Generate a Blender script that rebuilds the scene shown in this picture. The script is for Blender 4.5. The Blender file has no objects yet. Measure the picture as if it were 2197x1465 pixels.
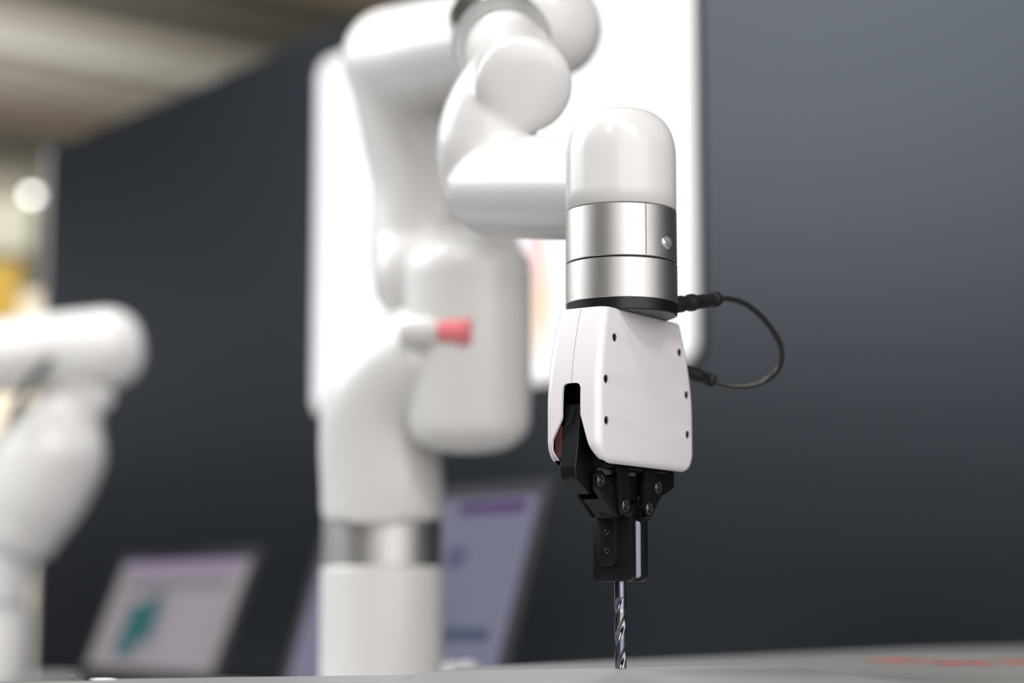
import bpy, bmesh, math, random
from mathutils import Vector, Matrix
random.seed(4)
C = bpy.context.scene.collection
S = bpy.context.scene
PI = math.pi

# ------------------------------------------------------------------ camera
FPX, CXP, CYP, HOR = 4200.0, 1098.5, 732.5, 1306.0
TH = math.atan((HOR - CYP) / FPX)
CAM = Vector((-0.07213, -1.31509, 0.0394))
FW = Vector((0, math.cos(TH), math.sin(TH)))
UP = Vector((0, -math.sin(TH), math.cos(TH)))
RT = Vector((1, 0, 0))
cam_d = bpy.data.cameras.new('camera'); cam = bpy.data.objects.new('camera', cam_d); C.objects.link(cam)
cam.location = CAM; cam.rotation_euler = (PI / 2 + TH, 0, 0)
cam_d.sensor_width = 36; cam_d.lens = FPX / 2197 * 36
cam_d.dof.use_dof = True; cam_d.dof.focus_distance = 1.285
cam_d.dof.aperture_fstop = cam_d.lens / 1000 / 0.0255
cam_d.clip_start = 0.05; cam_d.clip_end = 100
S.camera = cam

# ------------------------------------------------------------------ world, exposure, large lights
S.view_settings.view_transform = 'Standard'; S.view_settings.look = 'None'
S.view_settings.gamma = 1.0; S.view_settings.exposure = 0.20; S.view_settings.use_curve_mapping = False
w = bpy.data.worlds.new('hall_daylight'); S.world = w; w.use_nodes = True
w.node_tree.nodes['Background'].inputs[0].default_value = (0.93, 0.95, 1.0, 1)
w.node_tree.nodes['Background'].inputs[1].default_value = 1.05
S.cycles.max_bounces = 7; S.cycles.sample_clamp_indirect = 6; S.cycles.caustics_reflective = False

def area(name, loc, target, sx, sy, power, col=(1, 1, 1), spread=PI):
    l = bpy.data.lights.new(name, 'AREA'); l.shape = 'RECTANGLE'; l.size = sx; l.size_y = sy
    l.energy = power; l.color = col; l.spread = spread
    o = bpy.data.objects.new(name, l); C.objects.link(o); o.location = loc
    o.rotation_euler = (Vector(target) - Vector(loc)).to_track_quat('-Z', 'Y').to_euler()
    return o
area('left_softbox_light', (-2.7, 1.0, 1.95), (0.1, 0.5, 0.3), 2.5, 2.1, 90, (0.97, 0.98, 1.0))
area('overhead_light', (-0.3, -1.0, 2.4), (0, 0.3, 0.2), 1.2, 0.35, 22, (1.0, 0.98, 0.95))
area('rear_overhead_light', (-0.9, 1.2, 2.3), (-0.1, 0.9, 0.2), 1.2, 0.3, 34, (1.0, 0.99, 0.97))
area('right_spot_light', (0.9, -1.6, 1.9), (0, 0, 0.2), 0.14, 0.14, 5, (1.0, 0.97, 0.93))
area('booth_spot_light', (-0.75, -1.3, 1.7), (0, 0, 0.25), 0.10, 0.10, 3, (1.0, 0.98, 0.95))
area('front_soft_light', (1.5, -3.3, 1.1), (0.0, 0.3, 0.2), 4.4, 3.0, 96, (1.0, 0.97, 0.98))
area('front_light', (0.6, -1.9, 2.2), (0.05, 0.3, 0.25), 1.0, 0.22, 16, (1.0, 0.975, 0.985))
for i, (x, y) in enumerate(((-3.5, 9), (1, 12), (-6, 14))):
    area('ceiling_fill_light', (x, y, 2.2), (x, y, 9), 2.5, 2.5, 42, (1.0, 0.97, 0.92))  # added fill aimed upward to brighten the far ceiling
area('far_wall_fill_light', (-6, 13, 2.6), (-5, 19, 0.8), 3, 0.6, 700, (1.0, 0.97, 0.9))  # added fill that lifts the far wall, not a fixture of the hall
area('banner_fill_light', (-3.5, 4.5, 2.6), (-2.5, 8.5, 0.8), 1.5, 0.4, 90, (1.0, 0.97, 0.9))  # added fill to brighten what shows past the wall end

# ------------------------------------------------------------------ helpers
def P(px, py, d):
    """world point that stands d metres in front of the lens in the direction read off the photograph"""
    return CAM + (FW + RT * ((px - CXP) / FPX) - UP * ((py - CYP) / FPX)) * d
def mat(name, col, rough=0.5, metal=0.0, spec=0.5, coat=0.0, noise=None, bump=None, emit=None, trans=0.0):
    m = bpy.data.materials.new(name); m.use_nodes = True
    nt = m.node_tree; b = nt.nodes['Principled BSDF']
    b.inputs['Base Color'].default_value = (*col, 1); b.inputs['Roughness'].default_value = rough
    b.inputs['Metallic'].default_value = metal; b.inputs['Specular IOR Level'].default_value = spec
    b.inputs['Coat Weight'].default_value = coat; b.inputs['Coat Roughness'].default_value = 0.04
    b.inputs['Transmission Weight'].default_value = trans
    tc = nt.nodes.new('ShaderNodeTexCoord')
    if noise:
        scale, amt = noise
        n = nt.nodes.new('ShaderNodeTexNoise'); n.inputs['Scale'].default_value = scale; n.inputs['Detail'].default_value = 4
        nt.links.new(tc.outputs['Object'], n.inputs['Vector'])
        mx = nt.nodes.new('ShaderNodeMix'); mx.data_type = 'RGBA'
        mx.inputs[6].default_value = (*[c * (1 - amt) for c in col], 1); mx.inputs[7].default_value = (*[min(1, c * (1 + amt)) for c in col], 1)
        nt.links.new(n.outputs[0], mx.inputs[0]); nt.links.new(mx.outputs[2], b.inputs['Base Color'])
    if bump:
        scale, st = bump
        n = nt.nodes.new('ShaderNodeTexNoise'); n.inputs['Scale'].default_value = scale; n.inputs['Detail'].default_value = 3
        nt.links.new(tc.outputs['Object'], n.inputs['Vector'])
        bp = nt.nodes.new('ShaderNodeBump'); bp.inputs['Strength'].default_value = st; bp.inputs['Distance'].default_value = 0.0005
        nt.links.new(n.outputs[0], bp.inputs['Height']); nt.links.new(bp.outputs[0], b.inputs['Normal'])
    if emit:
        b.inputs['Emission Color'].default_value = (*emit[0], 1); b.inputs['Emission Strength'].default_value = emit[1]
    return m
M = {}
M['arm_white'] = mat('glossy_white_enamel', (0.68, 0.67, 0.655), 0.22, coat=0.0, noise=(3, 0.01))
M['grip_white'] = mat('lilac_white_plastic', (0.80, 0.76, 0.79), 0.20, coat=0.3, noise=(8, 0.01))
M['silver'] = mat('satin_aluminium', (0.58, 0.565, 0.54), 0.36, metal=1.0, bump=(6000, 0.22))
M['silver_smooth'] = mat('smooth_aluminium', (0.55, 0.55, 0.55), 0.18, metal=1.0, noise=(60, 0.03))
M['chrome'] = mat('polished_steel', (0.95, 0.95, 0.94), 0.14, metal=0.8, noise=(60, 0.05))
M['black'] = mat('black_anodised_metal', (0.0075, 0.0085, 0.010), 0.32, metal=0.2, spec=0.42, noise=(120, 0.3), bump=(1500, 0.04))
M['black_dull'] = mat('black_plastic', (0.010, 0.010, 0.010), 0.5, spec=0.4, noise=(60, 0.2))
M['screw'] = mat('black_oxide_steel', (0.008, 0.007, 0.008), 0.3, metal=0.1, noise=(300, 0.2))
M['bearing'] = mat('bearing_steel', (0.35, 0.33, 0.30), 0.25, metal=1.0, noise=(200, 0.15))
M['cord'] = mat('black_rubber_cord', (0.012, 0.012, 0.010), 0.32, spec=0.6, noise=(90, 0.2))
M['pad'] = mat('milky_silicone', (0.36, 0.39, 0.46), 0.35, noise=(40, 0.03))
M['copper'] = mat('red_brown_plastic', (0.15, 0.055, 0.04), 0.35, noise=(50, 0.2))
M['drill'] = mat('coated_drill_steel', (0.42, 0.42, 0.44), 0.2, metal=1.0)
def drill_mat():
    m = M['drill']; nt = m.node_tree; b = nt.nodes['Principled BSDF']
    tc = nt.nodes.new('ShaderNodeTexCoord'); n = nt.nodes.new('ShaderNodeTexNoise'); n.inputs['Scale'].default_value = 170
    nt.links.new(tc.outputs['Object'], n.inputs['Vector'])
    r = nt.nodes.new('ShaderNodeValToRGB'); nt.links.new(n.outputs[0], r.inputs[0])
    r.color_ramp.elements[0].position = 0.3; r.color_ramp.elements[0].color = (0.15, 0.18, 0.20, 1)
    r.color_ramp.elements[1].position = 0.7; r.color_ramp.elements[1].color = (0.42, 0.42, 0.33, 1)
    e = r.color_ramp.elements.new(0.5); e.color = (0.20, 0.19, 0.25, 1)
    nt.links.new(r.outputs[0], b.inputs['Base Color'])
drill_mat()
M['wall'] = mat('dark_slate_painted_panel', (0.0042, 0.0060, 0.0088), 0.38, spec=0.36, noise=(1.2, 0.05), bump=(40, 0.06))
M['wall'].node_tree.nodes['Principled BSDF'].inputs['Specular Tint'].default_value = (0.86, 0.96, 1.08, 1)
M['table'] = mat('grey_laminate', (0.18, 0.18, 0.172), 0.6, noise=(14, 0.03))
M['sheet'] = mat('pale_acrylic_sheet', (0.245, 0.243, 0.25), 0.35, noise=(14, 0.02))
M['red'] = mat('red_print', (0.72, 0.05, 0.04), 0.5, noise=(40, 0.05))
M['red_ring'] = mat('red_plastic', (0.78, 0.20, 0.22), 0.35, noise=(40, 0.05))
M['floor'] = mat('grey_hall_carpet', (0.45, 0.44, 0.43), 0.9, noise=(30, 0.2))
M['olive'] = mat('dark_olive_soffit', (0.045, 0.042, 0.030), 0.8, noise=(0.7, 0.3))
M['band'] = mat('pale_grey_soffit', (0.36, 0.36, 0.33), 0.7, noise=(0.7, 0.1))
M['beige'] = mat('beige_soffit', (0.24, 0.22, 0.19), 0.7, noise=(0.7, 0.1))
M['brown'] = mat('brown_soffit', (0.17, 0.13, 0.09), 0.7, noise=(0.7, 0.2))
M['cream'] = mat('cream_hall_wall', (0.55, 0.49, 0.40), 0.8, noise=(0.8, 0.1))
M['hallgrey'] = mat('warm_grey_hall_wall', (0.66, 0.62, 0.56), 0.8, noise=(0.5, 0.1))
M['yellow'] = mat('yellow_fabric', (0.62, 0.40, 0.06), 0.7, noise=(3, 0.1))
M['pale'] = mat('pale_green_fabric', (0.72, 0.72, 0.58), 0.7, noise=(3, 0.05))
M['trim'] = mat('light_metal_trim', (0.55, 0.57, 0.6), 0.4, noise=(20, 0.05))
M['white'] = mat('white_painted_frame', (0.78, 0.78, 0.80), 0.4, noise=(10, 0.02))
M['laptop'] = mat('dark_grey_laptop_shell', (0.03, 0.03, 0.034), 0.75, spec=0.15, noise=(50, 0.1))
M['bench'] = mat('dark_bench_cloth', (0.012, 0.013, 0.014), 0.9, noise=(40, 0.2))
M['bench_top'] = mat('light_grey_bench_top', (0.50, 0.50, 0.50), 0.6, noise=(20, 0.05))  # hidden top kept pale to bounce light onto the arm undersides
M['lamp'] = mat('lit_lamp_glass', (0.9, 0.9, 0.9), 0.3, emit=((1, 0.99, 0.98), 3.2))

def screen_mat(name, stops, strength):
    """a lit display picture: soft blobs of colour given as (colour, (u,v), radius u, radius v, amount)"""
    m = bpy.data.materials.new(name); m.use_nodes = True; nt = m.node_tree; nt.nodes.clear()
    out = nt.nodes.new('ShaderNodeOutputMaterial'); em = nt.nodes.new('ShaderNodeEmission'); em.inputs[1].default_value = strength
    tc = nt.nodes.new('ShaderNodeTexCoord'); last = None; base = stops[0]
    last = nt.nodes.new('ShaderNodeRGB'); last.outputs[0].default_value = (*base, 1); last = last.outputs[0]
    for col, (u, v), ru, rv, amt in stops[1:]:
        mp = nt.nodes.new('ShaderNodeMapping'); mp.inputs['Location'].default_value = (-u / ru, -v / rv, 0); mp.inputs['Scale'].default_value = (1 / ru, 1 / rv, 0)
        nt.links.new(tc.outputs['Object'], mp.inputs[0])
        g = nt.nodes.new('ShaderNodeTexGradient'); g.gradient_type = 'SPHERICAL'; nt.links.new(mp.outputs[0], g.inputs[0])
        mu = nt.nodes.new('ShaderNodeMath'); mu.operation = 'MULTIPLY'; mu.inputs[1].default_value = amt; mu.use_clamp = True; nt.links.new(g.outputs[1], mu.inputs[0])
        mx = nt.nodes.new('ShaderNodeMix'); mx.data_type = 'RGBA'; nt.links.new(mu.outputs[0], mx.inputs[0])
        nt.links.new(last, mx.inputs[6]); mx.inputs[7].default_value = (*col, 1); last = mx.outputs[2]
    nt.links.new(last, em.inputs[0]); nt.links.new(em.outputs[0], out.inputs[0])
    return m

def obj(name, bm, m, parent=None, smooth=False, label=None, kind=None):
    me = bpy.data.meshes.new(name)
    if isinstance(bm, bmesh.types.BMesh):
        bmesh.ops.recalc_face_normals(bm, faces=bm.faces)
        if smooth:
            for f in bm.faces: f.smooth = True
        bm.to_mesh(me); bm.free()
        if smooth is True: pass
        elif smooth: me.set_sharp_from_angle(angle=math.radians(smooth))
    else: me = bm
    me.materials.clear(); me.materials.append(M[m] if isinstance(m, str) else m)
    o = bpy.data.objects.new(name, me); C.objects.link(o)
    if parent is not None: o.parent = parent
    if label: o['label'] = label
    if kind: o['kind'] = kind
    return o
def thing(name, label, cat, loc=(0, 0, 0), rotz=0, group=None):
    o = bpy.data.objects.new(name, None); C.objects.link(o); o.location = loc; o.rotation_euler = (0, 0, rotz); o.empty_display_size = 0.05
    o['label'] = label; o['category'] = cat
    if group: o['group'] = group
    return o
def tag(o, label, cat, group=None):
    o['label'] = label; o['category'] = cat
    if group: o['group'] = group
    return o
def struct(o):
    o['kind'] = 'structure'; return o
def bake(o):
    dg = bpy.context.evaluated_depsgraph_get(); dg.update()
    me = bpy.data.meshes.new_from_object(o.evaluated_get(dg)); o.modifiers.clear(); o.data = me
    return o
def BM(): return bmesh.new()
def add_poly(bm, pts, z0, z1, frame=None):
    """extruded polygon; frame maps (a,b,c) to xyz"""
    fr = frame or (lambda a, b, c: (a, b, c))
    lo = [bm.verts.new(fr(a, b, z0)) for a, b in pts]; hi = [bm.verts.new(fr(a, b, z1)) for a, b in pts]
    n = len(pts); bm.faces.new(lo[::-1]); bm.faces.new(hi)
    for i in range(n): bm.faces.new((lo[i], lo[(i + 1) % n], hi[(i + 1) % n], hi[i]))
def XZ(a, b, c): return (a, c, b)       # polygon in XZ, extruded along Y
def YZ(a, b, c): return (c, a, b)       # polygon in YZ, extruded along X
def rrect(x0, y0, x1, y1, r, seg=6):
    rs = r if isinstance(r, (tuple, list)) else (r,) * 4
    out = []
    for (cx, cy, a0, rr) in ((x0, y0, PI, rs[0]), (x1, y0, 1.5 * PI, rs[1]), (x1, y1, 0, rs[2]), (x0, y1, PI / 2, rs[3])):
        ox = cx + (rr if cx == x0 else -rr); oy = cy + (rr if cy == y0 else -rr)
        if rr <= 1e-6: out.append((cx, cy)); continue
        for k in range(seg + 1):
            a = a0 + PI / 2 * k / seg; out.append((ox + rr * math.cos(a), oy + rr * math.sin(a)))
    return out
def roundpoly(pts, radii, seg=5):
    n = len(pts); out = []
    for i in range(n):
        p = Vector(pts[i]); a = Vector(pts[i - 1]); b = Vector(pts[(i + 1) % n]); r = radii[i] if isinstance(radii, (list, tuple)) else radii
        u = (a - p).normalized(); v = (b - p).normalized(); ang = u.angle(v)
        t = min(r / math.tan(ang / 2), (a - p).length * 0.49, (b - p).length * 0.49) if r > 0 else 0
        if t <= 0: out.append(tuple(p)); continue
        p0 = p + u * t; p1 = p + v * t
        for k in range(seg + 1):
            s = k / seg; q = p0 * (1 - s) ** 2 + p * 2 * s * (1 - s) + p1 * s * s; out.append(tuple(q))
    return out
def add_box(bm, x0, x1, y0, y1, z0, z1, M4=None):
    vs = [bm.verts.new((x, y, z)) for z in (z0, z1) for (x, y) in ((x0, y0), (x1, y0), (x1, y1), (x0, y1))]
    if M4:
        for v in vs: v.co = M4 @ v.co
    for f in ((3, 2, 1, 0), (4, 5, 6, 7), (0, 1, 5, 4), (1, 2, 6, 5), (2, 3, 7, 6), (3, 0, 4, 7)): bm.faces.new([vs[i] for i in f])
def bev(bm, w, seg=2, ang=30):
    bmesh.ops.recalc_face_normals(bm, faces=bm.faces)
    es = [e for e in bm.edges if len(e.link_faces) == 2 and e.calc_face_angle(0) > math.radians(ang)]
    bmesh.ops.bevel(bm, geom=es, offset=w, segments=seg, profile=0.5, affect='EDGES', clamp_overlap=True)
def add_lathe(bm, prof, n=64, M4=None):
    """prof (r,z) bottom to top, closed with fans where r is 0"""
    rings = []
    for r, z in prof:
        if r < 1e-7: rings.append([bm.verts.new((0, 0, z))])
        else: rings.append([bm.verts.new((r * math.cos(2 * PI * k / n), r * math.sin(2 * PI * k / n), z)) for k in range(n)])
    for a, b in zip(rings[:-1], rings[1:]):
        for k in range(n):
            k2 = (k + 1) % n
            if len(a) == 1 and len(b) == 1: continue
            if len(a) == 1: bm.faces.new((a[0], b[k], b[k2]))
            elif len(b) == 1: bm.faces.new((a[k], a[k2], b[0]))
            else: bm.faces.new((a[k], a[k2], b[k2], b[k]))
    if M4:
        for ring in rings:
            for v in ring: v.co = M4 @ v.co
def axis_m(p, d):
    return Matrix.Translation(Vector(p)) @ Vector(d).to_track_quat('Z', 'Y').to_matrix().to_4x4()
def catmull(pts, n):
    P_ = [pts[0] * 2 - pts[1]] + list(pts) + [pts[-1] * 2 - pts[-2]]; out = []
    for i in range(1, len(P_) - 2):
        for k in range(n):
            t = k / n; a, b, c, d = P_[i - 1:i + 3]
            out.append(0.5 * ((2 * b) + (c - a) * t + (2 * a - 5 * b + 4 * c - d) * t * t + (3 * b - a - 3 * c + d) * t ** 3))
    out.append(pts[-1].copy()); return out
def add_tube(bm, pts, rad, n=24, sub=8, caps=0.0):
    """pts world points, rad radius per point; caps = length of the rounded end as share of the radius"""
    V4 = [Vector((*p, r)) for p, r in zip(pts, rad if isinstance(rad, (list, tuple)) else [rad] * len(pts))]
    C4 = catmull(V4, sub) if len(V4) > 2 or sub > 1 else V4
    path = [(Vector(v[:3]), v[3]) for v in C4]
    if caps:
        for end in (0, -1):
            p, r = path[end]; q = path[1 if end == 0 else -2][0]; d = (p - q).normalized(); ex = []
            for k in range(1, 9):
                a = PI / 2 * k / 8.0; ex.append((p + d * r * caps * math.sin(a), max(r * math.cos(a) ** (0.75), 1e-5) if k < 8 else 1e-5))
            path = ex[::-1] + path if end == 0 else path + ex
    T0 = (path[1][0] - path[0][0]).normalized(); up = Vector((0, 0, 1)) if abs(T0.z) < 0.9 else Vector((1, 0, 0))
    N = (up - T0 * up.dot(T0)).normalized(); rings = []; m = len(path)
    for i, (p, r) in enumerate(path):
        T = ((path[min(i + 1, m - 1)][0] - path[max(i - 1, 0)][0])).normalized()
        N = (N - T * N.dot(T)).normalized(); B = T.cross(N)
        rings.append([bm.verts.new(p + (N * math.cos(2 * PI * k / n) + B * math.sin(2 * PI * k / n)) * r) for k in range(n)])
    for a, b in zip(rings[:-1], rings[1:]):
        for k in range(n): bm.faces.new((a[k], a[(k + 1) % n], b[(k + 1) % n], b[k]))
    bm.faces.new(rings[0][::-1]); bm.faces.new(rings[-1])
def blend(name, bm, m, parent, voxel=0.005, smooth=10, label=None):
    """fuse overlapping tubes of one shell into one smooth cast body"""
    o = obj(name, bm, m, None, True)
    r = o.modifiers.new('r', 'REMESH'); r.mode = 'VOXEL'; r.voxel_size = voxel; r.use_smooth_shade = True
    s = o.modifiers.new('s', 'SMOOTH'); s.factor = 0.5; s.iterations = smooth
    bake(o)
    for f in o.data.polygons: f.use_smooth = True
    o.parent = parent
    if label: o['label'] = label
    return o
def cut(o, cutters):
    for c in cutters:
        b = o.modifiers.new('b', 'BOOLEAN'); b.operation = 'DIFFERENCE'; b.object = c; b.solver = 'EXACT'; b.material_mode = 'TRANSFER'
    bake(o)
    for c in cutters: bpy.data.objects.remove(c, do_unlink=True)
    return o
def mirror_x(bm):
    for v in bm.verts: v.co.x *= -1
    bmesh.ops.reverse_faces(bm, faces=bm.faces)

# ------------------------------------------------------------------ the setting
FLOOR = -0.80
# the booth wall recedes to the left: W is along it (towards the near right end), NW its outward normal, both level
W = Vector((0.617, -0.787, 0)); NW = Vector((-0.787, -0.617, 0))
def on_wall(px, dc):
    """plan position on a plane parallel to the wall that lies dc in front of the lens at the picture's middle column"""
    q = Vector((CAM.x, CAM.y, 0)) + Vector((0, dc, 0)); r = Vector(((px - CXP) / FPX, 1, 0)); c = Vector((CAM.x, CAM.y, 0))
    return c + r * ((q - c).dot(NW) / r.dot(NW))
def wall_box(bm, o, a0, a1, b0, b1, z0, z1):
    """box in wall axes: a along W, b outwards, from plan point o"""
    M4 = Matrix(((W.x, NW.x, 0, o.x), (W.y, NW.y, 0, o.y), (0, 0, 1, 0), (0, 0, 0, 1)))
    add_box(bm, a0, a1, b0, b1, z0, z1, M4)
wl = on_wall(84, 3.1); wr_len = 4.8
bm = BM(); wall_box(bm, wl, 0, wr_len, -0.12, 0, FLOOR, 1.105)
struct(obj('wall_back', bm, 'wall'))
bm = BM(); wall_box(bm, wl, -0.008, 0.0, -0.12, 0.004, FLOOR, 1.105)
struct(obj('trim_1', bm, 'trim'))
bm = BM(); add_box(bm, -16, 12, -8, 19, FLOOR - 0.1, FLOOR)
struct(obj('floor', bm, 'floor'))
# hall ceiling: dark soffit with pale boards running away from the booth wall
CEIL = 3.3
bm = BM(); add_box(bm, -16, 12, -8, 19, CEIL, CEIL + 0.1); struct(obj('ceiling', bm, 'olive'))
def ceil_s(px, py, z):
    r = FW + RT * ((px - CXP) / FPX) - UP * ((py - CYP) / FPX); t = (z - CAM.z) / r.z; p = CAM + r * t
    return p.dot(W)
c0 = Vector((CAM.x, CAM.y, 0))
def band(name, y0, y1, drop, m):
    z = CEIL - drop; s0 = ceil_s(0, y0, z); s1 = ceil_s(0, y1, z)
    bm = BM(); M4 = Matrix(((W.x, -NW.x, 0, 0), (W.y, -NW.y, 0, 0), (0, 0, 1, 0), (0, 0, 0, 1)))
    add_box(bm, min(s0, s1), max(s0, s1), -3, 16, z, CEIL, M4); return struct(obj(name, bm, m))
for i, (y0, y1, dr, m) in enumerate(((-230, -150, 0.03, 'brown'), (-120, -60, 0.02, 'olive'), (6, 60, 0.05, 'beige'), (62, 104, 0.08, 'band'), (108, 117, 0.0 + 0.02, 'brown'),
                                     (120, 150, 0.07, 'beige'), (154, 158, 0.02, 'olive'), (160, 232, 0.06, 'beige'), (236, 262, 0.12, 'brown'))):
    band('trim_%d' % (i + 2), y0, y1, dr, m)
bm = BM(); add_box(bm, -16, 12, 18.9, 19, FLOOR, CEIL); struct(obj('wall_far', bm, 'cream'))
bm = BM(); add_box(bm, -16, 12, -8, -7.9, FLOOR, CEIL); struct(obj('wall_front', bm, 'hallgrey'))

bm = BM(); add_box(bm, -6.1, -6.0, -5, 7, FLOOR, 0.95); struct(obj('reflection_blocker', bm, 'bench'))  # unseen dark panel, added to darken low reflections in the booth wall

# ------------------------------------------------------------------ work table in the foreground
ZT = -0.005
def tp(px, py, z):
    r = FW + RT * ((px - CXP) / FPX) - UP * ((py - CYP) / FPX); t = (z - CAM.z) / r.z; p = CAM + r * t; return (p.x, p.y)
table = thing('work_table', 'grey laminate work table with red lettering printed at its right end, under the drill', 'table', (0, 0, FLOOR))
back = [tp(-150, 1465.5, ZT), tp(205, 1460, ZT), tp(890, 1450, ZT), tp(985, 1430.5, ZT), tp(1034, 1429, ZT), tp(1331, 1416.5, ZT), tp(1700, 1401.5, ZT), tp(2000, 1391, ZT), tp(2200, 1387, ZT), tp(2290, 1389, ZT)]
front = [(1.35, -1.12), (-0.75, -1.12)]
poly = back + front
bm = BM(); add_poly(bm, poly[::-1], ZT - 0.03 - FLOOR, ZT - FLOOR); bev(bm, 0.001, 2, 50)
obj('table_top', bm, 'table', table)
for x, y in ((-0.55, -1.0), (1.05, -1.0), (-0.25, -0.18), (0.75, 0.62)):
    bm = BM(); add_box(bm, x - 0.02, x + 0.02, y - 0.02, y + 0.02, 0, ZT - 0.03 - FLOOR); obj('leg', bm, 'trim', table)
# red lettering lying flat on the table top (too blurred in the photograph to be read)
def letter_row(px0, px1, py, n, seed):
    rnd = random.Random(seed); bm = BM(); a = Vector((*tp(px0, py, ZT), 0)); b = Vector((*tp(px1, py, ZT), 0))
    u = (b - a).normalized(); v = Vector((-u.y, u.x, 0)); L = (b - a).length; wch = L / n; hch = 0.075
    M4 = Matrix(((u.x, v.x, 0, a.x), (u.y, v.y, 0, a.y), (0, 0, 1, ZT - FLOOR), (0, 0, 0, 1)))
    for k in range(n):
        x = k * wch; t = 0.16 * wch; ww = 0.74 * wch
        for s in rnd.sample(range(5), 3) + [0]:
            if s == 0: q = (x, x + t * 1.3, 0, hch)
            elif s == 1: q = (x + ww - t * 1.3, x + ww, 0, hch)
            elif s == 2: q = (x, x + ww, 0, hch * 0.2)
            elif s == 3: q = (x, x + ww, hch * 0.42, hch * 0.58)
            else: q = (x, x + ww, hch * 0.8, hch)
            add_box(bm, q[0], q[1], q[2], q[3], 0.0001, 0.0003 + 0.00003 * s, M4)
    return bm
for i, (a, b, y, n) in enumerate(((1890, 2005, 1420, 6), (2025, 2150, 1426, 7), (2178, 2290, 1424, 6))):
    obj('red_lettering', letter_row(a, b, y, n, i), 'red', table, label='row of red printed letters')
# pale sheets lying on the table
bm = BM(); pts = [tp(905, 1441, 0), tp(1331, 1431.4, 0), tp(1662, 1426, 0), tp(2050, 1476, 0), tp(800, 1476, 0)]
add_poly(bm, pts[::-1], ZT, 0.0); bev(bm, 0.0006, 2, 50)
sheet = obj('acrylic_sheet', bm, 'sheet'); tag(sheet, 'pale grey acrylic sheet lying on the table under the drill tip', 'sheet')
bm = BM(); z2 = ZT + 0.0016; pts = [tp(205, 1456.5, z2), tp(889, 1447, z2), tp(852, 1461, z2), tp(835, 1466, z2), tp(190, 1470, z2)]
add_poly(bm, pts[::-1], ZT, z2); bev(bm, 0.0004, 2, 50)
tag(obj('thin_sheet', bm, 'sheet'), 'thinner pale sheet lying along the left edge of the table, its corner slightly raised', 'sheet')
bm = BM(); q = tp(222, 1457.5, z2)
add_lathe(bm, [(0, -0.0002), (0.008, -0.0002), (0.0075, 0.0003), (0.004, 0.0008), (0, 0.0009)], 20, Matrix.Translation((q[0], q[1], z2)) @ Matrix.Diagonal((1.1, 0.6, 1, 1)))
tag(obj('tape_scrap', bm, 'white', smooth=True), 'small white scrap of tape on the corner of the thinner sheet', 'tape')
bm = BM(); q = Vector((*tp(165, 1460, ZT), ZT))
add_tube(bm, [q + Vector(d) for d in ((0.004, 0, 0.0004), (0, 0, 0.0008), (-0.0015, 0, 0.0022), (-0.002, 0, 0.0032), (-0.004, 0, 0.0036), (-0.0045, 0, 0.0024))], 0.00010, n=6, sub=4)
tag(obj('loose_fibre', bm, 'trim', smooth=True), 'tiny curled fibre at the left back edge of the table', 'fibre')

# ------------------------------------------------------------------ rear bench that carries the arms and laptops
ZB = -0.10
bench = thing('rear_bench', 'dark bench hidden behind the table that carries the robot arms and laptops', 'bench', (0, 0, FLOOR))
bm = BM(); o = on_wall(-60, 2.70); wall_box(bm, o, 0.05, 2.45, -0.19, 0.98, ZB - 0.04 - FLOOR, ZB - FLOOR); obj('bench_top', bm, 'bench_top', bench, label='light grey bench top')
bm = BM(); wall_box(bm, o, 0.10, 2.40, 0.05, 0.90, 0, ZB - 0.04 - FLOOR); obj('bench_skirt', bm, 'bench', bench)

# ------------------------------------------------------------------ main robot arm
AX = Vector((0.0024, 0.0, 0))
base_p = P(819, 1300, 2.05)
arm = thing('robot_arm', 'glossy white jointed robot arm with silver rings, holding the gripper in the middle', 'robot arm', (base_p.x, base_p.y, ZB))
def A(name, bm, m, smooth=30, label=None):
    o = obj(name, bm, m, None, smooth, label); o.parent = arm; o.matrix_parent_inverse = Matrix.Translation(-arm.location); return o
def AB(name, bm, m='arm_white', voxel=0.005, smooth=10):
    o = blend(name, bm, m, None, voxel, smooth); o.parent = arm; o.matrix_parent_inverse = Matrix.Translation(-arm.location); return o
zb_top = P(819, 1216, 2.05).z; zr_top = P(819, 1113, 2.05).z
Tb = Matrix.Translation((base_p.x, base_p.y, 0))
bm = BM(); add_lathe(bm, [(0, ZB), (0.085, ZB), (0.085, ZB + 0.012), (0.064, ZB + 0.014), (0.064, zb_top - 0.003), (0.062, zb_top), (0, zb_top)], 64, Tb)
A('base', bm, 'arm_white')
bm = BM(); add_lathe(bm, [(0, zb_top), (0.0615, zb_top), (0.0625, zb_top + 0.001), (0.0625, zr_top - 0.001), (0.0615, zr_top), (0, zr_top)], 64, Tb)
A('base_ring', bm, 'silver', label='satin silver ring above the white base')
# shoulder: upright tube bending right into a tall rounded motor housing
bm = BM()
add_tube(bm, [P(821, 1113, 2.05), P(820, 1040, 2.05), P(815, 950, 2.05), P(822, 870, 2.045), P(870, 800, 2.03), P(960, 745, 2.0)], [0.0645, 0.0645, 0.064, 0.063, 0.062, 0.06], sub=6)
AB('shoulder', bm)
bm = BM()
add_tube(bm, [P(1004, 905, 2.0), P(1004, 740, 2.0), P(1004, 575, 2.0)], [0.0645, 0.0655, 0.065], n=40, sub=6, caps=0.5)
hous = AB('shoulder_housing', bm, smooth=4)
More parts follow.
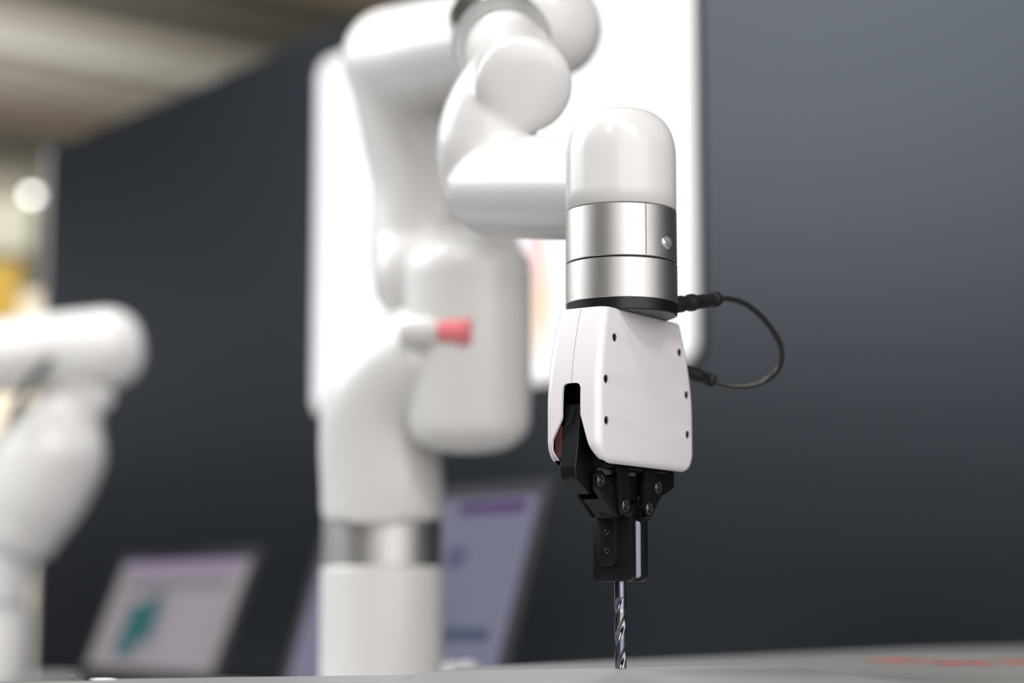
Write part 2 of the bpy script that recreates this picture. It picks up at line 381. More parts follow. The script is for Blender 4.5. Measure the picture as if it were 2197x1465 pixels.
# white bar with a red tip in front of the housing
bm = BM(); add_tube(bm, [P(868, 712, 1.960), P(940, 710, 1.95)], [0.0150, 0.0150], n=24, sub=4, caps=0.3); A('white_bar', bm, 'arm_white', True)
bm = BM(); add_tube(bm, [P(950, 710, 1.948), P(1008, 712, 1.937)], [0.0135, 0.0135], n=24, sub=4, caps=0.2); A('white_bar_tip', bm, 'red_ring', True, label='red tip of the white bar')
# upper arm, elbow and forearm
bm = BM()
add_tube(bm, [P(904, 615, 2.05), P(906, 520, 2.06), P(910, 400, 2.06), P(886, 270, 2.06), P(852, 125, 2.05)], [0.052, 0.056, 0.056, 0.057, 0.055], sub=6, caps=0.6)
add_tube(bm, [P(842, 128, 2.06), P(930, 112, 1.98), P(1050, 85, 1.88), P(1190, 60, 1.76)], [0.056, 0.054, 0.047, 0.046], sub=6, caps=0.7)
add_tube(bm, [P(872, 590, 2.04), P(960, 588, 2.03), P(1056, 585, 2.015)], [0.050, 0.055, 0.054], sub=4, caps=0.6)
AB('upper_arm', bm, smooth=14)
# wrist ring and wrist housing
ring_a = P(1060, 60, 1.69); ring_b = P(1077, 92, 1.60); dv = (ring_b - ring_a)
bm = BM(); add_lathe(bm, [(0, 0), (0.0395, 0), (0.0405, 0.001), (0.0405, dv.length - 0.001), (0.0395, dv.length), (0, dv.length)], 64, axis_m(ring_a, dv)); A('wrist_ring', bm, 'silver_smooth', label='satin silver ring behind the wrist housing')
bm = BM()
add_tube(bm, [P(1084, 108, 1.59), P(1106, 148, 1.54), P(1124, 184, 1.475)], [0.0335, 0.036, 0.0372], n=40, sub=4, caps=0.28)
add_tube(bm, [P(1108, 165, 1.52), P(1062, 235, 1.51), P(1040, 310, 1.51), P(1052, 385, 1.51), P(1090, 400, 1.49)], [0.036, 0.037, 0.0375, 0.037, 0.038], n=40, sub=8, caps=0.5)
add_tube(bm, [P(1052, 402, 1.51), P(1190, 402, 1.425), P(1334, 404, 1.344)], [0.0385, 0.0385, 0.0350], n=40, sub=4)
AB('wrist_link', bm, voxel=0.0028, smooth=7)
# last joint: dome, two rings, black flange
TJ = Matrix.Translation(AX)
def arc(cx, cz, r, a0, a1, n): return [(cx + r * math.cos(math.radians(a0 + (a1 - a0) * k / n)), cz + r * math.sin(math.radians(a0 + (a1 - a0) * k / n))) for k in range(n + 1)]
dome = [(0, 0.3078), (0.0372, 0.3078), (0.0378, 0.3084), (0.038, 0.32), (0.038, 0.345)]
for k in range(1, 17):
    a = PI / 2 * k / 16; e = 0.80
    dome.append((0.0085 + 0.0295 * math.cos(a) ** e if k < 16 else 0.0085, 0.345 + 0.0335 * math.sin(a) ** 0.9))
dome.append((0, 0.3790))
bm = BM(); add_lathe(bm, dome, 96, TJ); A('wrist_cap', bm, 'arm_white', 60)
bm = BM(); add_lathe(bm, [(0, 0.2719), (0.0376, 0.2719), (0.0380, 0.2723), (0.0380, 0.3070), (0.0375, 0.3075), (0, 0.3075)], 96, TJ)
ringU = A('joint_ring', bm, 'silver')
def around(deg, r, z):   # angle from the direction towards the lens, positive to the right
    a = math.radians(deg - 90); return Vector((AX.x + r * math.cos(a), AX.y + r * math.sin(a), z))
bm = BM(); p = around(22.5, 0.0380, 0.29); add_box(bm, -0.00006, 0.00006, -0.0006, 0.00004, -0.0174, 0.0172, Matrix.Translation(p) @ Matrix.Rotation(math.radians(22.5), 4, 'Z'))
sm = A('ring_seam', bm, 'black_dull'); 
sm.parent = ringU; sm.matrix_parent_inverse = Matrix.Identity(4)
p = around(51, 0.0378, 0.2825); dd = (p - Vector((AX.x, AX.y, p.z)))
bm = BM(); add_lathe(bm, [(0, 0), (0.0052, 0), (0.0050, 0.0005), (0.0038, 0.0012), (0.0020, 0.0016), (0, 0.0017)], 32, axis_m(p - dd.normalized() * 0.0002, dd) @ Matrix.Diagonal((1.1, 0.85, 1, 1)))
A('polished_stud', bm, 'chrome', True, label='small polished metal stud on the upper silver ring')
bm = BM(); add_lathe(bm, [(0, 0.2695), (0.0365, 0.2695), (0.0365, 0.2726), (0, 0.2726)], 64, TJ); A('ring_gap', bm, 'black_dull')
bm = BM(); add_lathe(bm, [(0, 0.2437), (0.0378, 0.2437), (0.0381, 0.2441), (0.0381, 0.2704), (0.0377, 0.2708), (0, 0.2708)], 96, TJ); A('flange_ring', bm, 'silver')
bm = BM(); add_lathe(bm, [(0, 0.2358), (0.0368, 0.2358), (0.0378, 0.2364), (0.0381, 0.2437), (0, 0.2437)], 96, TJ); A('mounting_flange', bm, 'black', label='black mounting flange')

# ------------------------------------------------------------------ gripper (local X along its wide side, -Y the wide face)
GA = math.radians(56); mm = 0.001
grip = thing('gripper', 'white plastic gripper with black two-finger linkage clamping the drill bit', 'gripper', (0, 0, 0), GA)
OX = 0.0040
def section(z):
    """half widths of the housing at height z"""
    t = (z - 0.132) / (0.236 - 0.132)
    hx = 0.0515 + (0.0645 - 0.0515) * math.sin(PI / 2 * min(1, max(0, (1 - t) * 1.55))) ** 0.9
    hy = 0.0187 + 0.0022 * math.sin(PI / 2 * min(1, max(0, (1 - t) * 1.6)))
    return hx, hy
def housing_bm(off=0.0, zlo=0.132, zhi=0.236, rb=0.016, rc=0.0065, rby=0.005):
    bm = BM(); zs = []
    n1 = 14
    for k in range(n1 + 1): zs.append(zlo + rb * (1 - math.cos(PI / 2 * k / n1)))
    z = zs[-1]
    for k in range(1, 16): zs.append(z + (zhi - 0.0008 - z) * k / 15)
    zs.append(zhi)
    rings = []
    for i, z in enumerate(zs):
        hx, hy = section(max(z, 0.132)); hx -= off; hy -= off
        h = z - zlo
        if h < rb: hx -= rb - math.sqrt(max(0, rb * rb - (rb - h) ** 2))
        if h < rby: hy -= rby - math.sqrt(max(0, rby * rby - (rby - h) ** 2))
        if i == len(zs) - 1: hx -= 0.0008; hy -= 0.0008
        r = min(rc, hy * 0.9)
        pts = rrect(OX - hx, -hy, OX + hx, hy, r, 8)
        rings.append([bm.verts.new((x, y, z)) for x, y in pts])
    n = len(rings[0])
    for a, b in zip(rings[:-1], rings[1:]):
        for k in range(n): bm.faces.new((a[k], a[(k + 1) % n], b[(k + 1) % n], b[k]))
    bm.faces.new(rings[0][::-1]); bm.faces.new(rings[-1]); return bm
hb = obj('housing', housing_bm(), 'grip_white')
cutters = []
def cavity_bm(off):
    bm = BM(); rings = []
    for z in [0.110, 0.1345] + [0.1345 + 0.099 * (k / 30) ** 1.6 for k in range(1, 31)]:
        zc = max(z, 0.1372); hx, hy = section(zc); h = zc - 0.132
        if h < 0.016: hx -= 0.016 - math.sqrt(0.016 ** 2 - (0.016 - h) ** 2)
        pts = rrect(OX - hx + off, -hy + off, OX + hx - off, hy - off, 0.0042, 6)
        rings.append([bm.verts.new((x, y, z)) for x, y in pts])
    n = len(rings[0])
    for a, b in zip(rings[:-1], rings[1:]):
        for k in range(n): bm.faces.new((a[k], a[(k + 1) % n], b[(k + 1) % n], b[k]))
    bm.faces.new(rings[0][::-1]); bm.faces.new(rings[-1]); return bm
cutters.append(obj('c', cavity_bm(0.0022), 'black_dull'))
# side openings: rounded top, flaring towards the bottom
slot = [(-0.0070, 0.185), (-0.0072, 0.168), (-0.0072, 0.164), (-0.0135, 0.143), (-0.0190, 0.131), (-0.0190, 0.118), (0.0080, 0.118), (0.0100, 0.1312), (0.0160, 0.140), (0.0145, 0.149), (0.0074, 0.162), (0.0070, 0.185)]
slot = roundpoly(slot, [0.0045, 0.0, 0.006, 0.012, 0, 0, 0, 0, 0.008, 0.010, 0.008, 0.0045], 6)
for x0, x1 in ((-0.08, -0.035), (0.042, 0.09)):
    bm = BM(); add_poly(bm, slot, x0, x1, YZ); cutters.append(obj('c', bm, 'grip_white'))
holes = [(-0.0375, 0.2158), (-0.0505, 0.1871), (-0.0505, 0.1601), (0.0495, 0.2152), (0.0570, 0.1862), (0.0575, 0.1587)]
def hyat(z): return section(z)[1]
for x, z in holes:
    bm = BM(); add_lathe(bm, [(0, 0), (0.0030, 0), (0.0030, 0.006), (0, 0.006)], 24, axis_m((x, -hyat(z) + 0.0016, z), (0, -1, 0))); cutters.append(obj('c', bm, 'grip_white'))
bm = BM(); add_lathe(bm, [(0, 0), (0.0005, 0), (0.0005, 0.003), (0, 0.003)], 10, axis_m((0.0573, -hyat(0.164) + 0.001, 0.1635), (0, -1, 0))); cutters.append(obj('c', bm, 'grip_white'))
# parting line along both narrow sides and over the top
bm = BM(); add_box(bm, -0.08, -0.0400, -0.00012, 0.00012, 0.12, 0.24)
for v in bm.verts: pass
seam_prof = BM()
zz = [0.134 + (0.2355 - 0.134) * k / 24 for k in range(25)]
for sgn in (-1,):
    o_in = []; 
    for z in zz:
        hx = section(z)[0]
        h = z - 0.132
        if h < 0.016: hx -= 0.016 - math.sqrt(max(0, 0.016 ** 2 - (0.016 - h) ** 2))
        o_in.append((OX + sgn * (hx - 0.0005), z))
    poly_s = o_in + [(-0.09, 0.2365), (-0.09, 0.133)]
    add_poly(seam_prof, poly_s, -0.00013, 0.00013, XZ)
bm.free(); cutters.append(obj('c', seam_prof, 'black_dull'))
cut(hb, cutters)
hb.data.set_sharp_from_angle(angle=math.radians(32))
for f in hb.data.polygons: f.use_smooth = True
hb.parent = grip
def screw_bm(r, cross=True):
    bm = BM(); n = 24
    add_lathe(bm, [(0, -0.001), (r, -0.001), (r, 0.0002), (r * 0.9, 0.0006), (r * 0.6, 0.0008), (0, 0.0008)], n)
    return bm
def cross_bm(r):
    bm = BM(); add_box(bm, -r * 0.6, r * 0.6, -r * 0.13, r * 0.13, 0.0007, 0.00085); add_box(bm, -r * 0.13, r * 0.13, -r * 0.6, r * 0.6, 0.0007, 0.00087); return bm
first = None
for x, z in holes:
    if first is None:
        s = obj('screw', screw_bm(0.0027), 'screw', hb, True); c = obj('cross_recess', cross_bm(0.0027), 'black_dull', s); first = (s, c)
    else:
        s = first[0].copy(); C.objects.link(s); s.parent = hb; c = first[1].copy(); C.objects.link(c); c.parent = s
    s.matrix_local = axis_m((x, -hyat(z) + 0.0012, z), (0, -1, 0))
    s.name = 'screw'
# inner frame, dark board and red-brown motor cover seen through the opening
bm = BM(); add_box(bm, OX - 0.036, OX + 0.036, -0.0150, 0.0150, 0.142, 0.2330); bev(bm, 0.001); obj('inner_frame', bm, 'black_dull', grip)
bm = BM(); add_box(bm, OX - 0.058, OX - 0.037, 0.0112, 0.0170, 0.1375, 0.158); bev(bm, 0.0008); obj('inner_cover', bm, 'copper', grip, label='red-brown inner cover behind the side opening')
bm = BM(); add_poly(bm, rrect(-0.040, 0.1312, 0.044, 0.1420, 0.002), -0.0125, 0.0145, XZ); bev(bm, 0.0006); obj('linkage_plate', bm, 'black_dull', grip)
bm = BM(); add_poly(bm, roundpoly([(-0.014, 0.112), (0.014, 0.112), (0.014, 0.128), (-0.014, 0.128)], 0.002), -0.006, 0.006, XZ); obj('centre_block', bm, 'black', grip)

def capsule(p, q, r0, r1, seg=10):
    p = Vector(p); q = Vector(q); d = (q - p); a = math.atan2(d.y, d.x); out = []
    for k in range(seg + 1): t = a + PI / 2 + PI * k / seg; out.append((p.x + r0 * math.cos(t), p.y + r0 * math.sin(t)))
    for k in range(seg + 1): t = a - PI / 2 + PI * k / seg; out.append((q.x + r1 * math.cos(t), q.y + r1 * math.sin(t)))
    return out
def finger(sgn, Ax, Az, Bx, Bz, kx):
    """one finger: drive knuckle, slanted link, inner link, finger tip with pad; built on the -X side and mirrored when sgn is 1"""
    def put(name, bm, m, parent=None, smooth=False, label=None):
        if sgn > 0: mirror_x(bm)
        return obj(name, bm, m, parent or grip, smooth, label)
    # drive knuckle coming out of the side opening
    kp = [(-0.0612 - kx, 0.1305), (-0.0535 - kx, 0.172), (-0.0420, 0.173), (-0.0360, 0.140), (-0.0345, 0.1285), (-0.0360, 0.1160), (-0.0440, 0.1135), (-0.0605 - kx, 0.1228)]
    bm = BM(); add_poly(bm, roundpoly(kp, [0.0006, 0.003, 0.002, 0.002, 0.001, 0.003, 0.001, 0.0028], 5), -0.0037, 0.0083, XZ); bev(bm, 0.0003, 1, 60)
    kn = put('knuckle', bm, 'black', smooth=22)
    # slanted link: two cheeks round the pivots and a web plate between them
    bm = BM()
    cheek = roundpoly([(Ax - 0.0050, Az + 0.0035), (Ax + 0.001, Az + 0.0075), (Ax + 0.0075, Az + 0.003), (Bx + 0.0065, Bz + 0.003), (Bx + 0.0055, Bz - 0.0065), (Bx - 0.006, Bz - 0.0078), (Ax - 0.0045, Az - 0.005)], 0.004, 5)
    add_poly(bm, cheek, -0.0105, -0.0065, XZ); add_poly(bm, cheek, 0.0075, 0.0110, XZ)
    bev(bm, 0.0004, 2, 40)
    lk = put('side_link', bm, 'black', smooth=35)
    bm = BM(); u = Vector((Bx - Ax, Bz - Az)).normalized(); nn = Vector((u.y, -u.x)) if u.y * 1 < 0 else Vector((-u.y, u.x))
    nn = Vector((u.y, -u.x)); nn = nn if nn.x < 0 else -nn
    a = Vector((Ax, Az)) + u * 0.0105 + nn * 0.0072; b = Vector((Bx, Bz)) + u * 0.0005 + nn * 0.0084
    web = [tuple(a), tuple(b), tuple(b - nn * 0.0035), tuple(a - nn * 0.0035)]
    add_poly(bm, web, -0.0104, 0.0074, XZ); bev(bm, 0.0004, 2, 40)
    wb = put('web_plate', bm, 'black')
    bm = BM(); q = b - u * 0.0035; add_lathe(bm, [(0, -0.0005), (0.0011, -0.0005), (0.0011, 0.0004), (0.0006, 0.0003), (0, 0.0001)], 14, axis_m((q.x, 0.0, q.y), (nn.x, 0, nn.y)))
    put('set_screw', bm, 'screw', wb, True)
    # inner link
    tx = -0.0195
    bm = BM(); il = roundpoly([(Bx - 0.0065, Bz - 0.002), (Bx - 0.0078, Bz + 0.006), (tx - 0.0045, Bz + 0.020), (tx - 0.0075, 0.1290), (tx - 0.006, 0.1400), (tx + 0.0075, 0.1400), (tx + 0.0085, 0.1270), (Bx + 0.0068, Bz + 0.013), (Bx + 0.0068, Bz), (Bx + 0.003, Bz - 0.0062), (Bx - 0.003, Bz - 0.0062)], 0.0022, 4)
    add_poly(bm, il, -0.0140, -0.0108, XZ); add_poly(bm, il, 0.0112, 0.0142, XZ); bev(bm, 0.0004, 2, 40)
    inl = put('inner_link', bm, 'black', smooth=35)
    # pivots with bearing ring and socket screw
    for (x, z, y, par) in ((Ax, Az, -0.0105, lk), (Bx, Bz, -0.0140, inl)):
        bm = BM(); add_lathe(bm, [(0.0030, -0.0006), (0.0041, -0.0006), (0.0041, 0.0002), (0.0037, 0.0004), (0.0034, 0.0002), (0.0030, 0.0002), (0.0030, -0.0006)], 32, axis_m((x, y, z), (0, -1, 0))); put('bearing_ring', bm, 'bearing', par, True)
        bm = BM(); add_lathe(bm, [(0, -0.0003), (0.0029, -0.0003), (0.0027, 0.0003), (0.0021, 0.0009), (0.0011, 0.0010), (0.0010, 0.0003), (0, 0.0002)], 24, axis_m((x, y, z), (0, -1, 0))); put('socket_screw', bm, 'screw', par, True)
    # finger tip block
    bm = BM(); prof = rrect(-0.0150, 0.0575, 0.0140, 0.0995, (0.0035, 0.0035, 0.0008, 0.0008), 5)
    add_poly(bm, prof, -0.0118, -0.0042, YZ); bev(bm, 0.0004, 2, 50); tip = put('finger_tip', bm, 'black', smooth=35)
    bm = BM(); prof = rrect(-0.0055, 0.0672, 0.0085, 0.1012, (0.0045, 0.0045, 0.0004, 0.0004), 6)
    add_poly(bm, prof, -0.0150, -0.0117, YZ); bev(bm, 0.0003, 2, 50); boss = put('tip_boss', bm, 'black', tip, smooth=35)
    bm = BM(); add_poly(bm, roundpoly([(-0.0150, 0.0985), (-0.0195, 0.1060), (-0.0150, 0.1125), (-0.0085, 0.1085), (-0.0045, 0.1010), (-0.0045, 0.0985)], 0.001, 3), -0.0065, 0.0075, XZ); bev(bm, 0.0004, 2, 40); put('tip_neck', bm, 'black', tip)
    for z in (0.0896, 0.0772):
        bm = BM(); add_lathe(bm, [(0.0, -0.0002), (0.0021, -0.0002), (0.0021, 0.0001), (0.0018, 0.0003), (0.0010, 0.0003), (0.0009, -0.0001), (0, -0.0001)], 20, axis_m((-0.0150, 0.0012, z), (-1, 0, 0))); put('socket_screw', bm, 'screw', tip, True)
    bm = BM()
    for y0, y1 in ((-0.0138, -0.0044), (0.0044, 0.0128)):
        add_poly(bm, rrect(y0, 0.0595, y1, 0.0975, 0.0022, 4), -0.0043, -0.0004, YZ)
    bev(bm, 0.0006, 2, 50); put('grip_pad', bm, 'pad', tip, label='milky white rubber grip pad')
finger(-1, -0.0410, 0.1222, -0.0155, 0.1066, 0)
finger(1, -0.0345, 0.1215, -0.0160, 0.1060, 0.0075)

# ------------------------------------------------------------------ drill bit
R = 0.0039; bm = BM(); n = 72; zf = 0.0425; lead = 0.042; rings = []
zs = [0.0 + 0.056 * k / 420 for k in range(421)] + [0.102]
for z in zs:
    fade = 0 if z > zf + 0.004 else min(1.0, (zf + 0.004 - z) / 0.006)
    ph = 2 * PI * z / lead + 0.9; ring = []
    for k in range(n):
        a = 2 * PI * k / n; r = R
        q = (a - ph) % PI; q = min(q, PI - q)      # distance to the flute middle, two flutes
        wdt = 0.78
        if q < wdt: r = R * (1 - fade * 0.42 * math.cos(q / wdt * PI / 2) ** 1.5)
        ring.append(bm.verts.new((r * math.cos(a), r * math.sin(a), z)))
    rings.append(ring)
for a, b in zip(rings[:-1], rings[1:]):
    for k in range(n): bm.faces.new((a[k], a[(k + 1) % n], b[(k + 1) % n], b[k]))
tipv = bm.verts.new((0, 0, -0.0004))
for k in range(n): bm.faces.new((rings[0][(k + 1) % n], rings[0][k], tipv))
bm.faces.new(rings[-1])
dr = obj('drill_bit', bm, 'drill', smooth=35); dr.location = (0, 0, 0.0005)
tag(dr, 'slim steel twist drill bit clamped in the gripper, its tip on the pale sheet', 'drill bit')

# ------------------------------------------------------------------ looped cable between flange and gripper
cable = thing('cable', 'black looped cable joining the wrist flange to the right side of the gripper', 'cable', P(1450, 655, 1.335))
def K(name, bm, m, smooth=35, parent=None):
    o = obj(name, bm, m, None, smooth); o.parent = parent or cable; o.matrix_parent_inverse = Matrix.Identity(4) if parent else Matrix.Translation(-cable.location); return o
def plug(stations, z_):
    bm = BM(); pts = [P(x, y, d) for x, y, d, r in stations]; ax = (pts[-1] - pts[0]).normalized(); prof = [(0, 0)]
    for p, (_, _, _, r) in zip(pts, stations): prof.append((r, (p - pts[0]).dot(ax)))
    prof.append((0, (pts[-1] - pts[0]).dot(ax))); add_lathe(bm, prof, 28, axis_m(pts[0], ax)); return bm
k1 = K('connector', plug([(1440, 655, 1.330, 0.0058), (1462, 652, 1.338, 0.0058), (1466, 651.5, 1.3395, 0.0051), (1474, 650, 1.342, 0.0051), (1478, 650, 1.3435, 0.0060), (1486, 649, 1.346, 0.0060), (1490, 648.5, 1.3475, 0.0048), (1528, 643, 1.361, 0.0046), (1530, 642.7, 1.3615, 0.0056), (1538, 641.5, 1.364, 0.0054), (1541, 641, 1.365, 0.0042)], 0), 'black_dull')
for s in range(4):
    x = 1494 + 8 * s; bm = BM(); q = P(x, 648 - 1.15 * s, 1.349 + 0.0028 * s); ax = P(1538, 641.5, 1.364) - P(1478, 650, 1.3435)
    add_lathe(bm, [(0.0044, -0.0005), (0.0050, -0.0004), (0.0050, 0.0004), (0.0044, 0.0005)], 24, axis_m(q, ax)); K('grip_rib', bm, 'black_dull', True, k1)
k2 = K('connector', plug([(1430, 780, 1.377, 0.0046), (1484, 800, 1.396, 0.0046), (1488, 801.5, 1.397, 0.0052), (1496, 804.5, 1.399, 0.0052), (1499, 805.5, 1.400, 0.0044), (1516, 812, 1.404, 0.0043), (1518, 813, 1.4045, 0.0050), (1526, 816, 1.4065, 0.0050), (1530, 817.5, 1.4075, 0.0036)], 0), 'black_dull')
bm = BM(); cp = [(1538, 641.5, 1.364), (1570, 642, 1.374), (1604, 655, 1.384), (1640, 686, 1.394), (1668, 727, 1.402), (1677, 762, 1.407), (1668, 795, 1.411), (1640, 818, 1.413), (1600, 828, 1.412), (1560, 826, 1.410), (1527, 816.5, 1.4068)]
add_tube(bm, [P(*c) for c in cp], 0.00205, n=16, sub=8); K('cord', bm, 'cord', True)

# ------------------------------------------------------------------ small pale solids shaped like blurred glints at the foot of the arm
for i, (px, py) in enumerate(((970, 1436), (1006, 1434))):
    p = P(px, py, 2.18); bm = BM()
    add_lathe(bm, [(0, ZB), (0.006, ZB), (0.006, p.z - 0.012), (0.011, p.z - 0.010), (0.011, p.z), (0.008, p.z + 0.006), (0, p.z + 0.008)], 24, Matrix.Translation((p.x, p.y, 0)))
    tag(obj('glint', bm, 'arm_white', smooth=30), ('round pale knob behind the table, close beside the arm base', 'round pale knob behind the table, farther right in front of the lavender laptop screen')[i], 'glint')

# ------------------------------------------------------------------ second robot arm, far left
q0 = P(14, 1400, 3.2)
arm2 = thing('robot_arm', 'second white robot arm, blurred, cut off by the left edge of the picture', 'robot arm', (q0.x, q0.y, ZB))
def A2(name, bm, m, smooth=30, label=None):
    o = obj(name, bm, m, None, smooth, label); o.parent = arm2; o.matrix_parent_inverse = Matrix.Translation(-arm2.location); return o
def AB2(name, bm, m='arm_white', voxel=0.007, smooth=6):
    o = blend(name, bm, m, None, voxel, smooth); o.parent = arm2; o.matrix_parent_inverse = Matrix.Translation(-arm2.location); return o
d2 = 3.2; zt = P(14, 1300, d2).z; T2 = Matrix.Translation((q0.x, q0.y, 0))
bm = BM(); add_lathe(bm, [(0, ZB), (0.06, ZB), (0.06, ZB + 0.012), (0.036, ZB + 0.014), (0.036, zt - 0.004), (0.030, zt), (0, zt)], 48, T2); A2('base', bm, 'arm_white')
z3 = P(14, 1290, d2).z; bm = BM(); add_lathe(bm, [(0, zt), (0.032, zt), (0.032, z3), (0, z3)], 48, T2); A2('base_ring', bm, 'silver')
bm = BM(); add_tube(bm, [P(14, 1288, d2), P(14, 1240, d2), P(20, 1180, d2)], [0.037, 0.039, 0.042], sub=4, caps=0.3); AB2('shoulder', bm)
bm = BM(); add_tube(bm, [P(38, 1130, d2), P(72, 1050, d2), P(118, 950, d2), P(145, 885, d2)], [0.074, 0.090, 0.088, 0.058], sub=6, caps=0.7); AB2('lower_arm', bm)
bm = BM(); add_tube(bm, [P(205, 860, d2), P(175, 815, d2), P(150, 780, d2)], [0.034, 0.041, 0.04], sub=4, caps=0.7); AB2('elbow', bm)
bm = BM(); add_tube(bm, [P(-160, 800, d2 - 0.05), P(-40, 772, d2 - 0.03), P(100, 757, d2), P(232, 748, d2)], [0.060, 0.062, 0.064, 0.067], sub=6, caps=0.85); AB2('upper_arm', bm)
bm = BM(); add_tube(bm, [P(20, 905, d2 - 0.09), P(60, 830, d2 - 0.09), P(110, 770, d2 - 0.09)], [0.008, 0.008, 0.008], sub=4, n=12); A2('cable', bm, 'cord', True, label='dark cable along the elbow')

# ------------------------------------------------------------------ laptops leaning back, parallel to the booth wall
def laptop(px, dc, zbase, Wd, Ht, lean, ztop, label, blobs, windows, strength):
    o = on_wall(px, dc); t = thing('laptop', label, 'laptop', (o.x, o.y, zbase), 0, None)
    l = math.radians(lean); Rm = Matrix(((W.x, -NW.x, 0), (W.y, -NW.y, 0), (0, 0, 1))).to_4x4()
    # lid frame: x along W, y up the lid, z towards the viewer
    upv = Vector((-NW.x * math.sin(l), -NW.y * math.sin(l), math.cos(l))); nv = W.cross(upv)
    if nv.dot(NW) < 0: nv = -nv
    ML = Matrix(((W.x, upv.x, nv.x, 0), (W.y, upv.y, nv.y, 0), (W.z, upv.z, nv.z, 0.018), (0, 0, 0, 1)))
    bm = BM(); add_poly(bm, rrect(-Wd / 2, 0, Wd / 2, Ht, 0.008), -0.007, 0); bm.transform(ML); obj('lid', bm, 'laptop', t)
    b = 0.019; me = screen_mat('laptop_display_picture', blobs, strength)
    bm = BM(); add_poly(bm, rrect(-Wd / 2 + b, b * 1.4, Wd / 2 - b, Ht - b, 0.001, 1), 0, 0.0008)
    s = obj('screen', bm, me, t); s.matrix_local = ML
    for (x0, y0, x1, y1, col) in windows:
        bm = BM(); add_poly(bm, rrect(x0 * Wd, y0 * Ht, x1 * Wd, y1 * Ht, 0.002, 2), 0.0009, 0.0012)
        obj('screen_window', bm, screen_mat('window_colour', [col], strength), s)
    bm = BM(); M4 = Matrix(((W.x, NW.x, 0, 0), (W.y, NW.y, 0, 0), (0, 0, 1, 0), (0, 0, 0, 1)))
    add_poly(bm, rrect(-Wd / 2, 0.004, Wd / 2, Ht, 0.008), 0, 0.014); bm.transform(M4); obj('base', bm, 'laptop', t)
    bm = BM()
    for r in range(5):
        for c in range(14): add_box(bm, -Wd * 0.43 + c * Wd * 0.061, -Wd * 0.43 + c * Wd * 0.061 + Wd * 0.052, 0.03 + r * 0.019, 0.046 + r * 0.019, 0.014, 0.0155)
    bm.transform(M4); k = obj('keyboard', bm, 'black_dull', t, kind='stuff')
    bm = BM(); add_tube(bm, [W * (-Wd * 0.4) + Vector((0, 0, 0.014)), W * (Wd * 0.4) + Vector((0, 0, 0.014))], [0.006, 0.006], n=12, sub=2); obj('hinge', bm, 'black_dull', t)
    return t
laptop(311, 2.42, ZB, 0.46, 0.232, 21.5, 0, 'smaller open laptop with a teal figure on its pale screen, between the two robot arms',
       [(0.30, 0.27, 0.29), ((0.22, 0.20, 0.26), (-0.05, 0.10), 0.12, 0.06, 0.6)],
       [(-0.40, 0.84, 0.40, 0.92, (0.30, 0.23, 0.36)), (-0.28, 0.20, -0.14, 0.60, (0.04, 0.13, 0.14)), (-0.16, 0.32, -0.06, 0.66, (0.035, 0.12, 0.13)), (0.02, 0.14, 0.38, 0.74, (0.33, 0.30, 0.33)), (-0.36, 0.70, 0.36, 0.78, (0.20, 0.18, 0.21))], 0.85)
laptop(810, 2.22, ZB, 0.475, 0.288, 18, 0, 'larger open laptop with a purple bar on its lavender screen, behind the main arm base',
       [(0.20, 0.20, 0.28), ((0.12, 0.13, 0.20), (0.05, 0.10), 0.10, 0.08, 0.6)],
       [(0.14, 0.86, 0.42, 0.91, (0.10, 0.05, 0.15)), (0.16, 0.30, 0.40, 0.36, (0.08, 0.10, 0.15)), (0.14, 0.62, 0.22, 0.72, (0.11, 0.12, 0.19)), (-0.42, 0.15, 0.05, 0.78, (0.22, 0.21, 0.30))], 0.8)

# ------------------------------------------------------------------ lit wall display behind the arm
pl = on_wall(666, 3.078); pr = on_wall(1494, 3.078); wd = (pr - pl).length; z0, z1 = 0.384, 1.049
tv = thing('wall_display', 'large bright white display panel with rounded corners hung on the dark wall', 'display', ((pl.x + pr.x) / 2, (pl.y + pr.y) / 2, (z0 + z1) / 2))
MV = Matrix(((W.x, 0, NW.x, 0), (W.y, 0, NW.y, 0), (0, 1, 0, 0), (0, 0, 0, 1)))
bm = BM(); add_poly(bm, rrect(-wd / 2, -(z1 - z0) / 2, wd / 2, (z1 - z0) / 2, 0.035, 8), -0.0115, -0.002); bev(bm, 0.003, 3, 50); bm.transform(MV); obj('frame', bm, 'arm_white', tv, smooth=40)
bm = BM(); add_poly(bm, rrect(-wd / 2 + 0.012, -(z1 - z0) / 2 + 0.012, wd / 2 - 0.014, (z1 - z0) / 2 - 0.012, 0.026, 6), -0.002, 0.0)
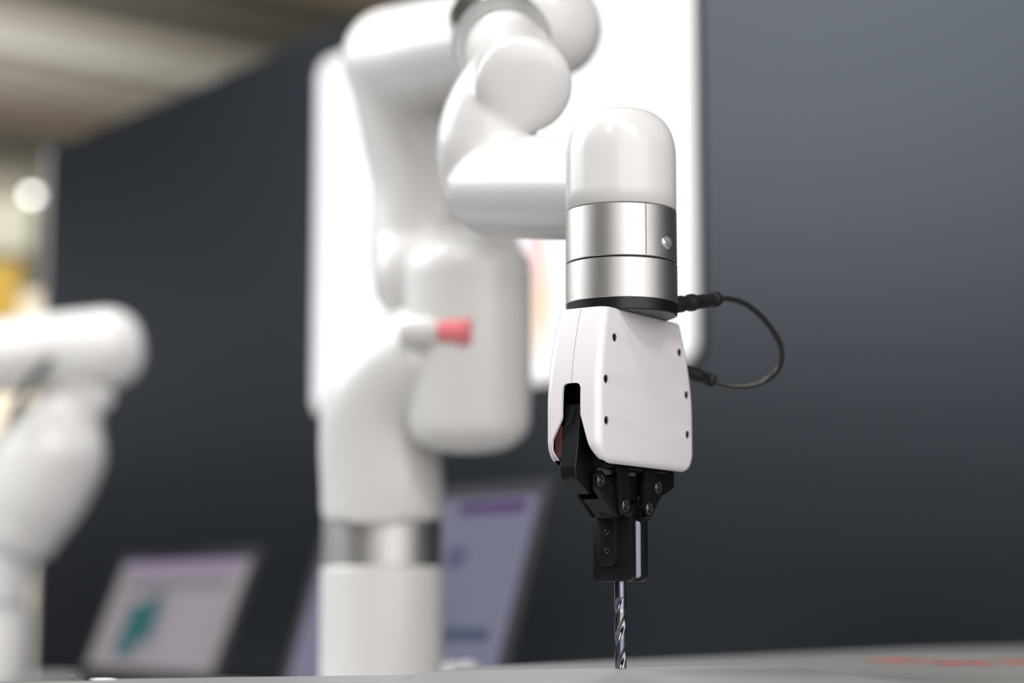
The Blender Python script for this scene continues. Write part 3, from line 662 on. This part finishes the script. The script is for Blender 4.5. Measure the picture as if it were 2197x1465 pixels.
pic = screen_mat('display_picture', [(0.97, 0.97, 1.0), ((0.85, 0.80, 0.95), (-0.475, 0.05), 0.06, 0.5, 0.8), ((0.85, 0.60, 0.42), (0.155, -0.20), 0.045, 0.13, 1.3), ((0.80, 0.50, 0.50), (0.145, -0.11), 0.035, 0.10, 1.0), ((0.75, 0.72, 0.85), (0.24, -0.16), 0.03, 0.09, 0.6)], 1.15)
s = obj('screen', bm, pic, tv); s.matrix_local = MV
bm = BM(); add_box(bm, -0.1, 0.1, -0.1, 0.1, -0.0135, -0.010); bm.transform(MV); obj('wall_bracket', bm, 'black_dull', tv)

# ------------------------------------------------------------------ what shows past the left end of the wall
def banner(name, px0, px1, py0, py1, d, m, label):
    a = P(px0, py1, d); b = P(px1, py0, d)
    t = thing(name, label, 'banner', ((a.x + b.x) / 2, a.y, FLOOR)); hw = (b.x - a.x) / 2
    bm = BM(); add_box(bm, -hw, hw, -0.01, 0.01, a.z - FLOOR, b.z - FLOOR); obj('cloth', bm, m, t)
    bm = BM(); add_box(bm, -hw, -hw + 0.03, 0.01, 0.04, 0, b.z - FLOOR); add_box(bm, -hw, hw, -0.15, 0.2, 0, 0.03); obj('stand', bm, 'trim', t)
banner('banner', -160, 40, 560, 720, 8.0, 'yellow', 'yellow banner beyond the left end of the dark wall')
banner('banner', -160, 66, 425, 540, 9.0, 'pale', 'pale cream banner above and behind the yellow one')
for (px, py, d, r, lb) in ((70, 416, 15.5, 0.045, 'small bright round lamp showing just past the left wall end'), (44, 350, 15.8, 0.028, 'fainter round lamp above and left of the bright one')):
    p = P(px, py, d); t = thing('hall_lamp', lb, 'lamp', p)
    bm = BM(); add_lathe(bm, [(0, -r), (r * 0.7, -r * 0.7), (r, 0), (r * 0.7, r * 0.7), (0, r)], 16); obj('bulb', bm, 'lamp', t)
    bm = BM(); add_tube(bm, [Vector((0, 0, r * 0.8)), Vector((0, 0, CEIL - p.z))], [0.008, 0.008], n=8, sub=2); obj('stem', bm, 'black_dull', t)
